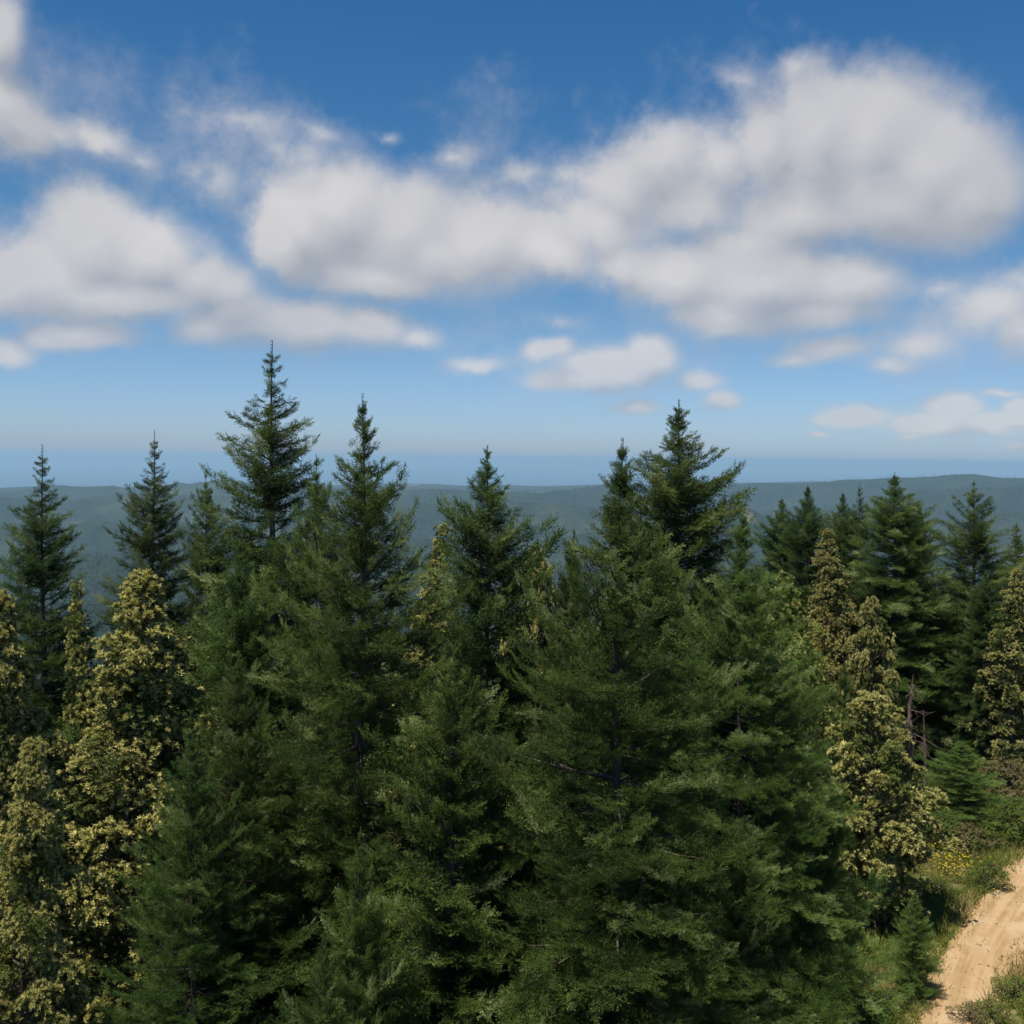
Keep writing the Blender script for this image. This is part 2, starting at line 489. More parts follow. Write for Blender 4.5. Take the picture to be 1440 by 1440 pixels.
# ------------------------------------------------------------------ terrain
CREST_PX = [(-300, 694), (-100, 690), (60, 684), (130, 685), (250, 689), (420, 684), (540, 680), (640, 682), (760, 684), (860, 681), (960, 681), (1080, 679),
            (1200, 676), (1300, 671), (1340, 669), (1400, 672), (1480, 673), (1700, 676)]
_az = np.array([azel(*p)[0] for p in CREST_PX]); _el = np.array([math.tan(azel(*p)[1]) for p in CREST_PX])
R_CREST = 12500.0
SEA = -700.0
def sstep(x, a, b):
    t = np.clip((x - a) / (b - a), 0, 1); return t * t * (3 - 2 * t)

def height(x, y):
    x = np.asarray(x, float); y = np.asarray(y, float)
    r = np.hypot(x, y) + 1e-6
    az = np.arctan2(x, y)
    ce = np.interp(az, _az, _el)
    crest = CAM[2] + R_CREST * ce
    rq = r - 16 * sstep(az, .12, .36) * (1 - sstep(r, 90, 260))
    near = -np.interp(rq, [0, 38, 60, 120, 400, 1000, 1900, 2600], [0, 0, 3, 17, 95, 250, 385, 405])
    t = sstep(r, 2300, R_CREST)
    z = near * (1 - t) + crest * t
    w = sstep(r, 900, 3500) * (1 - sstep(r, R_CREST * .64, R_CREST * .90))
    hills = (fbm(x / 2600 + 3.1, y / 2600, 5, 3) * 340 + (np.abs(fbm(x / 1500 - 7, y / 1500 + 2, 4, 9)) * -230 + 40))
    z = z + w * hills
    # long wooded ridges lying across the view, one behind the other
    ph_ = r / 1900.0 + 1.1 * fbm(az * 2.2 + 5, r / 9000.0, 3, 71) * 2
    rdg = 1 - np.abs(2 * (ph_ - np.floor(ph_)) - 1)
    z = z + w * sstep(r, 2500, 5000) * (rdg ** 1.4 - .55) * (150 + 280 * (vnoise(az * 5 + np.floor(ph_) * 3.7, ph_ * 0, 81)))
    # the crest itself stays gently uneven
    z = z + sstep(r, R_CREST * .75, R_CREST * .97) * fbm(az * 24, r / 3000.0, 4, 21) * 26
    z = z - sstep(r, R_CREST, 17000) * (crest - SEA + 90)
    # local unevenness
    wl = sstep(r, 20, 60) * (1 - sstep(r, 1500, 3000))
    z = z + wl * fbm(x / 60, y / 60, 4, 31) * np.interp(r, [0, 60, 400], [0, 1.2, 30])
    z = z + (1 - sstep(r, 80, 200)) * fbm(x / 7.0, y / 7.0, 3, 41) * .5
    # low bank on the near side of the road, and the ground falls off to the left
    z = z - sstep(-x, 4, 60) * np.clip(1 - r / 400, 0, 1) * 3
    return z

def gpt(px, py):
    """where the line of sight through a pixel meets the ground"""
    d = ray(px, py); t = (CAM[2]) / -d[2]
    for _ in range(12):
        q = CAM + d * t
        t += (q[2] - float(height(q[0], q[1]))) / -d[2]
    return CAM + d * t

def track_edges():
    L = [(1296, 1450), (1310, 1392), (1338, 1330), (1375, 1278), (1412, 1236), (1445, 1205), (1500, 1165), (1580, 1125)]
    Lw = np.array([gpt(*q)[:2] for q in L])
    return Lw
Lw = track_edges()
# arc-length resample, offset to the right for the other edge
seg = np.r_[0, np.cumsum(np.linalg.norm(np.diff(Lw, axis=0), axis=1))]
s_ = np.arange(-8, seg[-1] + 6, .22)
ext = lambda c: np.where(s_ < 0, c[0] + (c[1] - c[0]) / (seg[1] - seg[0]) * s_, np.where(s_ > seg[-1], c[-1] + (c[-1] - c[-2]) / (seg[-1] - seg[-2]) * (s_ - seg[-1]), np.interp(s_, seg, c)))
cx = ext(Lw[:, 0]); cy = ext(Lw[:, 1])
ker = np.ones(15) / 15
cx = np.convolve(np.pad(cx, 7, mode='edge'), ker, 'valid'); cy = np.convolve(np.pad(cy, 7, mode='edge'), ker, 'valid')
tx = np.gradient(cx); ty = np.gradient(cy); ln = np.hypot(tx, ty); tx /= ln; ty /= ln
nx, ny = ty, -tx
K = 26
ed = fbm(s_ / 1.3, s_ * 0 + 2.2, 4, 51) * .8; ed2 = fbm(s_ / 1.1, s_ * 0 + 8.2, 4, 61) * 1.0
Rw = np.array([gpt(*q)[:2] for q in [(1318, 1490), (1336, 1450), (1352, 1412), (1395, 1374), (1440, 1338), (1500, 1296), (1580, 1250), (1680, 1210)]])
qq = np.linspace(0, len(Rw) - 1, 400); ii = np.arange(len(Rw))
RX = np.interp(qq, ii, Rw[:, 0]); RY = np.interp(qq, ii, Rw[:, 1])
TW = np.sqrt(((cx[:, None] - RX[None]) ** 2 + (cy[:, None] - RY[None]) ** 2).min(1))
TW = np.convolve(np.pad(np.clip(TW, 1.6, 4.4), 8, mode='edge'), np.ones(17) / 17, 'valid')

def road_dist(x, y):
    """signed: inside track negative"""
    d2 = (x[:, None] - (cx + nx * TW / 2)[None, :]) ** 2 + (y[:, None] - (cy + ny * TW / 2)[None, :]) ** 2
    k_ = d2.argmin(1)
    return np.sqrt(d2.min(1)) - TW[k_] / 2

azs = np.concatenate([np.linspace(-math.pi, -.72, 46)[:-1], np.linspace(-.72, .72, 560), np.linspace(.72, math.pi, 46)[1:-1]])
rs = np.concatenate([[.5, 4, 8, 12, 16], np.geomspace(18, 120, 150)[:-1], np.geomspace(120, 17500, 330)])
A, Rr = np.meshgrid(azs, rs)
X = Rr * np.sin(A); Y = Rr * np.cos(A); Z = height(X, Y)
na = len(azs); nr = len(rs)
V = np.stack([X, Y, Z], -1).reshape(-1, 3)
i = np.arange(nr - 1)[:, None]; j = np.arange(na)[None, :]
Fq = np.stack([i * na + j, i * na + (j + 1) % na, (i + 1) * na + (j + 1) % na, (i + 1) * na + j], -1).reshape(-1, 4)[:, ::-1]

bare = np.zeros(len(V))
nb = (V[:, 0] > 4) & (V[:, 0] < 40) & (V[:, 1] > 15) & (V[:, 1] < 75)
bare[nb] = np.exp(-np.clip(road_dist(V[nb, 0], V[nb, 1]), 0, 50) / .9)

m, nt = new_mat('terrain'); N = NT(nt)
geo = N.n('ShaderNodeNewGeometry')
pos = geo.outputs['Position']
dist = N.vmath('LENGTH', pos); dist = dist.node.outputs['Value']
n1 = N.noise(pos, .9, 6, .65); n2 = N.noise(pos, .12, 4, .6); n3 = N.noise(pos, 6.0, 4, .6)
grass = N.mix(N.ramp(n1.outputs[0], .38, .62), rgb(.075, .10, .022), rgb(.17, .15, .055))
grass = N.mix(N.ramp(n2.outputs[0], .42, .62), grass, rgb(.10, .085, .035))
grass = N.mix(N.ramp(n3.outputs[0], .55, .7), grass, rgb(.24, .18, .09))
ba = N.n('ShaderNodeAttribute', attribute_name='bare')
grass = N.mix(N.ramp(N.math('ADD', ba.outputs['Fac'], N.math('MULTIPLY', N.math('SUBTRACT', n1.outputs[0], .5), 1.6)), .3, .75), grass, rgb(.32, .215, .105))
f1 = N.noise(pos, .045, 6, .7); f2 = N.noise(pos, .0016, 5, .6); f3 = N.noise(pos, .0006, 4, .55)
forest = N.mix(N.ramp(f1.outputs[0], .35, .65), rgb(.011, .021, .010), rgb(.032, .046, .018))
forest = N.mix(N.ramp(f2.outputs[0], .52, .62), forest, rgb(.038, .050, .020))
forest = N.mix(N.ramp(f3.outputs[0], .62, .68), forest, rgb(.06, .06, .028))
f5 = N.noise(pos, .0055, 5, .62)
forest = N.mix(N.ramp(f5.outputs[0], .40, .60, .55, 0.0), forest, rgb(.007, .014, .008))
# bare logged patches
f4 = N.noise(pos, .0011, 2, .45)
forest = N.mix(N.ramp(f4.outputs[0], .70, .72), forest, rgb(.16, .125, .08))
col = N.mix(N.ramp(dist, 70, 130), grass, forest)
p = N.n('ShaderNodeBsdfPrincipled'); N.l(col, p.inputs['Base Color']); p.inputs['Roughness'].default_value = .95
p.inputs['Specular IOR Level'].default_value = .1
bp = N.n('ShaderNodeBump'); bp.inputs['Strength'].default_value = 1.0; bp.inputs['Distance'].default_value = 14.0
N.l(N.math('MULTIPLY', f1.outputs[0], N.ramp(dist, 150, 900)), bp.inputs['Height'])
N.l(bp.outputs[0], p.inputs['Normal'])
out = N.n('ShaderNodeOutputMaterial'); N.l(p.outputs[0], out.inputs[0])
M_TERRAIN = m
tag(link('terrain', grid_mesh('terrain', V, Fq, M_TERRAIN, attrs={'bare': bare})), kind='structure')

# sea: a disc to the horizon
m, nt = new_mat('sea'); N = NT(nt)
p = N.n('ShaderNodeBsdfPrincipled'); p.inputs['Base Color'].default_value = rgb(.010, .045, .095); p.inputs['Roughness'].default_value = .35
geo = N.n('ShaderNodeNewGeometry')
nz = N.noise(geo.outputs['Position'], .004, 5, .6); bp = N.n('ShaderNodeBump'); bp.inputs['Strength'].default_value = .35; bp.inputs['Distance'].default_value = 20
N.l(nz.outputs[0], bp.inputs['Height']); N.l(bp.outputs[0], p.inputs['Normal'])
out = N.n('ShaderNodeOutputMaterial'); N.l(p.outputs[0], out.inputs[0])
aa = np.linspace(-math.pi, math.pi, 241)[:-1]
rr_ = np.array([9000., 16000, 24000, 34000, 46000, 60000])
A, Rr = np.meshgrid(aa, rr_)
V = np.stack([Rr * np.sin(A), Rr * np.cos(A), np.full_like(A, SEA)], -1).reshape(-1, 3)
i = np.arange(len(rr_) - 1)[:, None]; j = np.arange(240)[None, :]
Fs = np.stack([i * 240 + j, i * 240 + (j + 1) % 240, (i + 1) * 240 + (j + 1) % 240, (i + 1) * 240 + j], -1).reshape(-1, 4)[:, ::-1]
tag(link('sea', grid_mesh('sea', V, Fs, m)), kind='structure')

# ------------------------------------------------------------------ far woods (one mass, nobody could count them)
def clump_tree(nt_, conifer):
    t = rng.uniform(0.0, 1, nt_) ** 1.25
    az = rng.uniform(0, 6.28, nt_)
    if conifer: r = .20 * (1 - t) + .012; z = .08 + .92 * t
    else: r = .38 * np.sqrt(np.clip(1 - (t * 1.6 - .6) ** 2, .02, 1)); z = .2 + .8 * t
    c = np.stack([np.cos(az) * r * .6, np.sin(az) * r * .6, z], 1)
    s = (.05 + .75 * r)[:, None]
    k = np.sqrt(40 / nt_) if nt_ > 40 else 1.0
    d = rng.normal(size=(nt_, 3, 3)) * s[:, None, :] * .62 * k
    d[..., 2] *= .55
    return c[:, None, :] + d

def scatter(n, r0, r1, amax):
    u = rng.uniform(0, 1, n)
    r = np.exp(math.log(r0) + u * (math.log(r1) - math.log(r0)))
    a = rng.uniform(-amax, amax, n)
    x = r * np.sin(a); y = r * np.cos(a)
    return x, y, height(x, y), r

def build_mass(n, r0, r1, amax, tris, hmin, hmax):
    x, y, z, r = scatter(n, r0, r1, amax)
    protos = [clump_tree(tris, k % 3 != 0) for k in range(9)]
    idx = rng.integers(9, size=n); rot = rng.uniform(0, 6.28, n); h = rng.uniform(hmin, hmax, n)
    out = []; tn = []
    for k in range(9):
        mk = np.where(idx == k)[0]
        c, s = np.cos(rot[mk]), np.sin(rot[mk])
        P = protos[k]
        hx = h[mk] * (.75 if k % 3 == 0 else 1)
        q = np.empty((len(mk),) + P.shape)
        q[..., 0] = (c[:, None, None] * P[None, ..., 0] - s[:, None, None] * P[None, ..., 1]) * hx[:, None, None] + x[mk][:, None, None]
        q[..., 1] = (s[:, None, None] * P[None, ..., 0] + c[:, None, None] * P[None, ..., 1]) * hx[:, None, None] + y[mk][:, None, None]
        q[..., 2] = P[None, ..., 2] * hx[:, None, None] + z[mk][:, None, None] - .5
        out.append(q.reshape(-1, 3, 3))
        tn.append(np.repeat(rng.uniform(0, .7, len(mk)) + (.35 if k % 3 == 0 else 0), len(P)))
    return np.concatenate(out), np.concatenate(tn)

S1, t1 = build_mass(1100, 95, 420, .60, 420, 11, 19)
S2, t2 = build_mass(5000, 420, 1500, .56, 60, 13, 24)
S3, t3 = build_mass(120000, 1300, 12300, .53, 11, 12, 24)
M_MASS = foliage_mat('far_woods', (.012, .024, .010), (.044, .058, .020), trans=0, rough=.8, spec=.1, var=0, hue=0, nscale=.005)
tag(link('distant_forest', soup_mesh('distant_forest', np.concatenate([S1, S2, S3]), M_MASS, np.concatenate([t1, t2, t3]))),
    'dark forest covering the slopes and hills out to the coast', 'forest', kind='stuff')
print('terrain', round(time.time() - T0, 1))

# ------------------------------------------------------------------ trees
def plant(name, parts, tip, width, rz, label, cat='tree', group=None, lean=None, base_z=None, dx=0.0):
    """parts: list of (child name, mesh); tip: world point of the treetop"""
    H = parts[0]
    zg = float(height(tip[0], tip[1])) - .15 if base_z is None else base_z
    s = (tip[2] - zg) / H
    e = bpy.data.objects.new(name, None); COL.objects.link(e)
    e.location = (tip[0] + dx, tip[1], zg)
    e.rotation_euler = ((lean or (0, 0))[0], (lean or (0, 0))[1], rz)
    e.scale = (s * width, s * width, s)
    e.empty_display_size = .5
    tag(e, label, cat, group)
    for nm, me in parts[1:]:
        link(nm, me, e)
    return e

def fir(kind, px, py, depth, width, label, name='fir_tree', group='firs on the hillside', rz=None, base_z=None):
    c, w, H, _ = FIR[kind]
    return plant(name, [H, ('crown', c), ('trunk', w)], at(px, py, depth), width, rng.uniform(0, 6.28) if rz is None else rz, label, 'tree', group, base_z=base_z)

def broad(kind, px, py, depth, width, label, name='flowering_tree', group='cream flowering trees', cat='tree', lean=None, rz=None, base_z=None, dx=0.0):
    c, w, b, H = BROAD[kind]
    parts = [H, ('crown', c), ('trunk', w)]
    if b: parts.append(('blossom', b))
    return plant(name, parts, at(px, py, depth), width, rng.uniform(0, 6.28) if rz is None else rz, label, cat, group, lean, base_z, dx)

# --- skyline firs, left to right
fir('spire', 60, 626, 29, 1.0, 'pointed fir at the left end of the skyline, above the leftmost cream flowering trees')
fir('spire', 214, 606, 33, .95, 'slim dark fir rising behind the tall cream flowering tree on the left')
fir('open', 291, 662, 38, .75, 'small fir tip between the slim left fir and the tallest spire')
fir('spire', 385, 478, 29, 1.1, 'tallest fir in view, its bare thin spire reaching into the clouds')
fir('open', 443, 640, 26, .75, 'fir with a loose grey green tip just right of the tallest spire')
fir('heavy', 507, 553, 21, .9, 'second tallest fir on the left half, with a feathery top and a wide dark skirt')
fir('wide', 340, 760, 23, .8, 'low dark fir below the tallest spire')
fir('wide', 684, 628, 25, .9, 'lone mid picture fir with a ragged top between two gaps of sea')
fir('skirt', 876, 615, 17.5, .88, 'broad grey green fir in the middle, left one of the central pair')
fir('dense', 956, 562, 27, 1.08, 'dark fir with a crisp spire, right one of the central pair')
fir('wide', 806, 742, 24, .42, 'low fir tip at the left shoulder of the broad central fir')
fir('skirt', 1047, 716, 24, .9, 'soft green fir right of the central pair with a wide spreading skirt')
# --- right group
fir('dense', 1098, 698, 62, .95, 'dark distant fir, leftmost of the dark group on the right')
fir('dense', 1138, 680, 60, .9, 'taller dark distant fir beside the leftmost of the right group')
fir('dense', 1187, 690, 68, .8, 'small bluish fir tip left of the big dark right hand fir')
fir('spire', 1211, 678, 67, .9, 'thin bluish fir tip touching the left side of the big dark fir')
fir('dense', 1261, 664, 56, 1.25, 'big dark dense fir forming the peak of the right hand group')
fir('dense', 1292, 704, 60, .8, 'fir half hidden at the right shoulder of the big dark fir')
fir('open', 1372, 676, 58, 1.25, 'loose topped yellowish fir near the right edge of the skyline', rz=1.0)
fir('layered', 1428, 735, 62, .9, 'fir cut off by the right edge of the photo')
fir('layered', 1328, 800, 56, .85, 'sunlit fir with layered yellow green boughs behind the low green fir')
fir('dense', 1385, 800, 53, .9, 'dark green fir filling the space behind the layered fir')
fir('dense', 1165, 790, 57, .7, 'shaded fir standing behind the yellow green flowering tree')
fir('wide', 1188, 925, 41, .5, 'small dark fir between the round flowering tree and the cream tree by the track')
# --- foreground mass
fir('heavy', 330, 890, 20, .8, 'near fir right of the tall cream flowering tree, dull green with drooping boughs')
fir('wide', 640, 900, 18, .85, 'near shaded fir below the ragged topped mid picture fir')
fir('wide', 1105, 905, 27, .72, 'greyish green fir on the right slope of the foreground mass')
fir('wide', 1160, 1050, 27, .62, 'lower fir touching the cream flowering tree by the track')
fir('wide', 510, 1165, 14.5, .6, 'short blue green fir with a blunt tip in the lower left centre')
fir('wide', 1050, 1150, 18, .66, 'near fir at the lower right of the foreground mass')
fir('heavy', 270, 1000, 18.5, .8, 'shaded fir at the bottom left beside the tall flowering tree')
fir('wide', 455, 1312, 12, .6, 'small fir tip at the bottom edge, left of centre')
# --- cream flowering trees
broad('column', 188, 803, 23, 1.2, 'tall column shaped cream flowering tree on the left')
broad('narrow', 122, 826, 28, .7, 'narrow flowering tree tucked behind the tall left column')
broad('column', -12, 832, 22, .9, 'cream flowering tree cut off by the left edge of the photo')
broad('column', 18, 1040, 18.5, .8, 'lower flowering tree in front of the left edge tree')
broad('narrow', 588, 742, 38, 1.1, 'sliver of yellow flowering tree seen right of the second tallest fir of the left half')
broad('dome', 752, 782, 30, .42, 'round golden crown peeping up between the ragged fir and the broad central fir')
broad('column', 1182, 746, 56, .95, 'upright yellow green flowering tree in front of the big dark fir')
broad('gold', 1163, 850, 55, .7, 'golden brown leafy tree below the upright yellow green one', 'leafy_tree', 'leafy trees on the right')
broad('dome', 1226, 846, 47, .62, 'small round flowering tree above the cream tree by the track')
broad('dome', 1208, 976, 35, 1.1, 'pale cream flowering tree beside the dirt track, round topped', lean=(0, -.10), rz=0.0, dx=.65)
broad('column', 1432, 800, 52, 1.0, 'flowering tree at the right edge in front of the dark firs')
broad('green', 1090, 815, 45, .9, 'light green leafy tree between the soft green fir and the dark group', 'leafy_tree', 'leafy trees on the right')
broad('green', 1125, 905, 40, .8, 'yellowish leafy tree above the lower right foreground fir', 'leafy_tree', 'leafy trees on the right')
# --- young firs by the track
fir('young', 1286, 1255, 30, .9, 'slender young fir standing alone beside the dirt track', 'young_fir', 'young firs by the track')
fir('young', 1352, 1042, 44, 2.0, 'rounded young fir behind the shrubs at the bend of the track', 'young_fir', 'young firs by the track')

fir('dense', 1296, 985, 56, .8, 'dark low fir in the shade directly behind the dead tree')
fir('dense', 1350, 960, 57, .8, 'dark low fir behind the rounded young fir')
# --- dead snag
W = Wood()
snag_p = at(1281, 945, 49); g = float(height(snag_p[0], snag_p[1])); hs = snag_p[2] - g
sn = bpy.data.objects.new('dead_tree', None); COL.objects.link(sn); sn.location = (snag_p[0], snag_p[1], g - .1)
tag(sn, 'bare reddish brown dead tree with thin twigs below the big dark fir', 'dead tree')
W.add([(0, 0, 0), (.1, 0, hs * .4), (0, .1, hs * .75), (.12, 0, hs)], [.19, .14, .07, .012], 7)
W.add([(.9, .2, 0), (.8, .2, hs * .4), (.65, .1, hs * .7)], [.1, .07, .02], 6)
link('trunk', W.mesh('dead_trunk', M_DEAD), sn)
for k in range(46):
    Wb = Wood()
    z = rng.uniform(.08, .93) * hs; az = rng.uniform(0, 6.28); L = rng.uniform(.5, 1.6) * (1.2 - 1.0 * z / hs); dz = rng.uniform(-.5, .35)
    o = np.array([.08, .03, z]); d = np.array([math.cos(az), math.sin(az), dz])
    q = np.linspace(0, 1, 5)[:, None]
    pts = o + d * q * L + np.array([0, 0, -.25]) * q ** 2 * L
    Wb.add(pts, np.linspace(.028, .006, 5), 4)
    for b in range(4):
        s0 = pts[1 + b % 4]; dd = d + rng.normal(0, .6, 3); Wb.add([s0, s0 + dd * L * .22, s0 + dd * L * .4 + [0, 0, -.08]], [.012, .009, .004], 3)
    link('branch', Wb.mesh('dead_branch', M_DEAD), sn)

# --- shrubs along the track
def shrub(kind, px, py, w, h, label, name='shrub', group='shrubs beside the track'):
    c, wd, b, H = BROAD[kind]
    q = gpt(px, py)
    e = bpy.data.objects.new(name, None); COL.objects.link(e)
    e.location = (q[0], q[1], q[2] - .05); e.rotation_euler = (0, 0, rng.uniform(0, 6.28)); e.scale = (w, w, h)
    tag(e, label, 'shrub', group)
    link('crown', c, e); link('stem', wd, e)

SHRUBS = [
    ('shrub', 1425, 1182, 1.0, .85, 'bright green bush at the right edge above the track'),
    ('shrub', 1328, 1182, 1.1, .7, 'spreading green bush under the rounded young fir'),
    ('shrub', 1382, 1185, .9, .6, 'green bush in the middle of the row below the rounded young fir'),
    ('dry', 1352, 1192, 1.1, .8, 'brownish bush in front of the spreading green bush'),
    ('dry', 1420, 1120, 1.7, 1.4, 'olive brown bush right of the rounded young fir'),
    ('shrub2', 1316, 1188, 1.0, .9, 'low leafy bush right against the cream flowering tree'),
    ('shrub2', 1390, 1250, .7, .9, 'small dark green bush on the verge nearest the bend of the track'),
    ('shrub2', 1322, 1262, .5, .5, 'small bush on the grassy verge below the yellow flowers'),
    ('shrub2', 1248, 1425, .5, .5, 'bushy undergrowth plant left of the slender young fir'),
    ('dry', 1205, 1432, .55, .5, 'dry tan bush at the foot of the foreground firs'),
    ('shrub2', 1428, 1405, .6, .5, 'low plant on the near bank of the track at the bottom right corner'),
    ('shrub2', 1392, 1436, .55, .5, 'leafy bush at the bottom edge beside the narrow end of the track'),
    ('dry', 1362, 1440, .5, .5, 'dry low plant at the bottom edge where the track disappears'),
    ('shrub', 1440, 1085, 1.5, 1.7, 'olive bush cut off by the right edge below the flowering tree'),
]
for a_ in SHRUBS: shrub(*a_)

# --- brush pile
bpn = gpt(1228, 1300)
bo = bpy.data.objects.new('brush_pile', None); COL.objects.link(bo); bo.location = bpn
tag(bo, 'grey heap of cut dead branches on the ground below the cream tree', 'brush pile')
for k in range(55):
    W = Wood()
    o = rng.normal(0, .55, 3) * [1, .8, 0] + [0, 0, rng.uniform(.02, .5)]
    az = rng.uniform(0, 6.28); L = rng.uniform(.5, 1.5)
    d = np.array([math.cos(az), math.sin(az), rng.normal(0, .22)])
    W.add([o - d * L / 2, o + rng.normal(0, .05, 3), o + d * L / 2], [.03, .025, .008], 5)
    link('stick', W.mesh('stick', M_GREY), bo)

# ------------------------------------------------------------------ dirt track
u = np.linspace(0, 1, K)
off = ed[:, None] * (1 - u)[None, :] + (TW + ed2)[:, None] * u[None, :]
PX = cx[:, None] + nx[:, None] * off; PY = cy[:, None] + ny[:, None] * off
rut = -.022 * (np.exp(-((off - .95) / .3) ** 2) + np.exp(-((off - 2.75) / .3) ** 2)) + .02 * fbm(PX / .5, PY / .5, 3, 71)
edge = np.minimum(u, 1 - u)[None, :]
PZ = height(PX, PY) + .085 + rut * np.clip(edge * 8, 0, 1) - .10 * (edge < .001)
V = np.stack([PX, PY, PZ], -1).reshape(-1, 3)
i = np.arange(len(s_) - 1)[:, None]; j = np.arange(K - 1)[None, :]
Fr = np.stack([i * K + j, i * K + j + 1, (i + 1) * K + j + 1, (i + 1) * K + j], -1).reshape(-1, 4)[:, ::-1]
m, nt = new_mat('track_dirt'); N = NT(nt)
geo = N.n('ShaderNodeNewGeometry'); pos = geo.outputs['Position']
ac = N.n('ShaderNodeAttribute', attribute_name='across'); al = N.n('ShaderNodeAttribute', attribute_name='along')
cb = N.n('ShaderNodeCombineXYZ'); N.l(N.math('MULTIPLY', ac.outputs['Fac'], 2.2), cb.inputs[0]); N.l(N.math('MULTIPLY', al.outputs['Fac'], .10), cb.inputs[1])
st = N.noise(cb.outputs[0], 1.6, 5, .6)
ng = N.noise(pos, 9, 6, .7); nl = N.noise(pos, .7, 4, .6)
c = N.mix(N.ramp(st.outputs[0], .36, .64), rgb(.285, .182, .086), rgb(.40, .268, .137))
c = N.mix(N.ramp(nl.outputs[0], .42, .68), c, rgb(.42, .295, .172))
c = N.mix(N.ramp(ng.outputs[0], .58, .74), c, rgb(.21, .14, .075))
p = N.n('ShaderNodeBsdfPrincipled'); N.l(c, p.inputs['Base Color']); p.inputs['Roughness'].default_value = .95; p.inputs['Specular IOR Level'].default_value = .1
bp = N.n('ShaderNodeBump'); bp.inputs['Strength'].default_value = .5; bp.inputs['Distance'].default_value = .03
N.l(ng.outputs[0], bp.inputs['Height']); N.l(bp.outputs[0], p.inputs['Normal'])
out = N.n('ShaderNodeOutputMaterial'); N.l(p.outputs[0], out.inputs[0])
tag(link('dirt_road', grid_mesh('dirt_road', V, Fr, m, attrs={'across': np.broadcast_to(off, PX.shape).ravel(), 'along': np.repeat(s_, K)})), kind='structure')

# ------------------------------------------------------------------ grass
def blades(n, x, y, hmin, hmax, w, spread=.5):
    z = height(x, y) - .02
    d = np.stack([rng.normal(0, spread, n), rng.normal(0, spread, n), np.ones(n)], 1); d /= np.linalg.norm(d, axis=1)[:, None]
    a = rng.uniform(0, 6.28, n); p = np.stack([np.cos(a), np.sin(a), 0 * a], 1)
    h = rng.uniform(hmin, hmax, n)[:, None]
    b = np.stack([x, y, z], 1)
    return np.stack([b - p * w, b + p * w, b + d * h], 1)

n = 420000
gx = rng.uniform(6, 30, n); gy = rng.uniform(22, 62, n)
vis = gx / gy > .27
gx, gy = gx[vis], gy[vis]
rd = road_dist(gx[::1], gy[::1]) if len(gx) < 1 else np.concatenate([road_dist(gx[k:k + 20000], gy[k:k + 20000]) for k in range(0, len(gx), 20000)])
dens = vnoise(gx / 1.2, gy / 1.2, 77) * .7 + vnoise(gx / .35, gy / .35, 78) * .5
keep = (rd > .12) & (dens > .24 + .3 * np.exp(-np.clip(rd, 0, 9) / .8))
keep |= (rd > -.35) & (rd < .4) & (rng.random(len(gx)) < .12)
gx, gy, rd = gx[keep], gy[keep], rd[keep]
dry = vnoise(gx / 2.2, gy / 2.2, 90) + .35 * np.exp(-np.clip(rd, 0, 9) / 1.2) + rng.normal(0, .16, len(gx)) > .90
S = blades(len(gx), gx, gy, .12, .45, .018)
M_GRASS = foliage_mat('green_grass', (.09, .118, .018), (.20, .22, .046), trans=.25, rough=.6, spec=.2, var=0, hue=0)
M_STRAW = foliage_mat('dry_grass', (.24, .175, .07), (.42, .32, .14), trans=.2, rough=.7, spec=.15, var=0, hue=0)
tag(link('green_grass', soup_mesh('green_grass', S[~dry], M_GRASS, rng.uniform(0, 1, (~dry).sum()))), 'green grass growing on the verge beside the dirt track', 'grass', kind='stuff')
tag(link('dry_grass', soup_mesh('dry_grass', S[dry], M_STRAW, rng.uniform(0, 1, dry.sum()))), 'dry tan grass along the edges of the dirt track', 'grass', kind='stuff')
# loose stones on the track
ns_ = 900
k_ = rng.integers(len(s_), size=ns_); uu = rng.beta(.55, .55, ns_)
ox = ed[k_] * (1 - uu) + (TW[k_] + ed2[k_]) * uu
sx = cx[k_] + nx[k_] * ox + rng.normal(0, .08, ns_); sy = cy[k_] + ny[k_] * ox + rng.normal(0, .08, ns_); sz = height(sx, sy) + .085
base_ = np.array([[1, 0, 0], [-1, 0, 0], [0, 1, 0], [0, -1, 0], [0, 0, 1], [0, 0, -1.0]])
fi_ = np.array([[0, 2, 4], [2, 1, 4], [1, 3, 4], [3, 0, 4], [2, 0, 5], [1, 2, 5], [3, 1, 5], [0, 3, 5]])
vs = base_[None] * rng.uniform(.6, 1.3, (ns_, 6, 1)) * (rng.gamma(1.3, .010, ns_) + .008)[:, None, None] * np.array([1, 1, .6]) + np.stack([sx, sy, sz], 1)[:, None, :]
M_STONE = foliage_mat('stones', (.20, .13, .07), (.40, .28, .16), trans=0, rough=.9, spec=.1, var=0, hue=0)
tag(link('gravel', soup_mesh('gravel', vs[:, fi_].reshape(-1, 3, 3), M_STONE, np.repeat(rng.uniform(0, 1, ns_), 8))), 'loose stones scattered on the dirt track', 'gravel', kind='stuff')
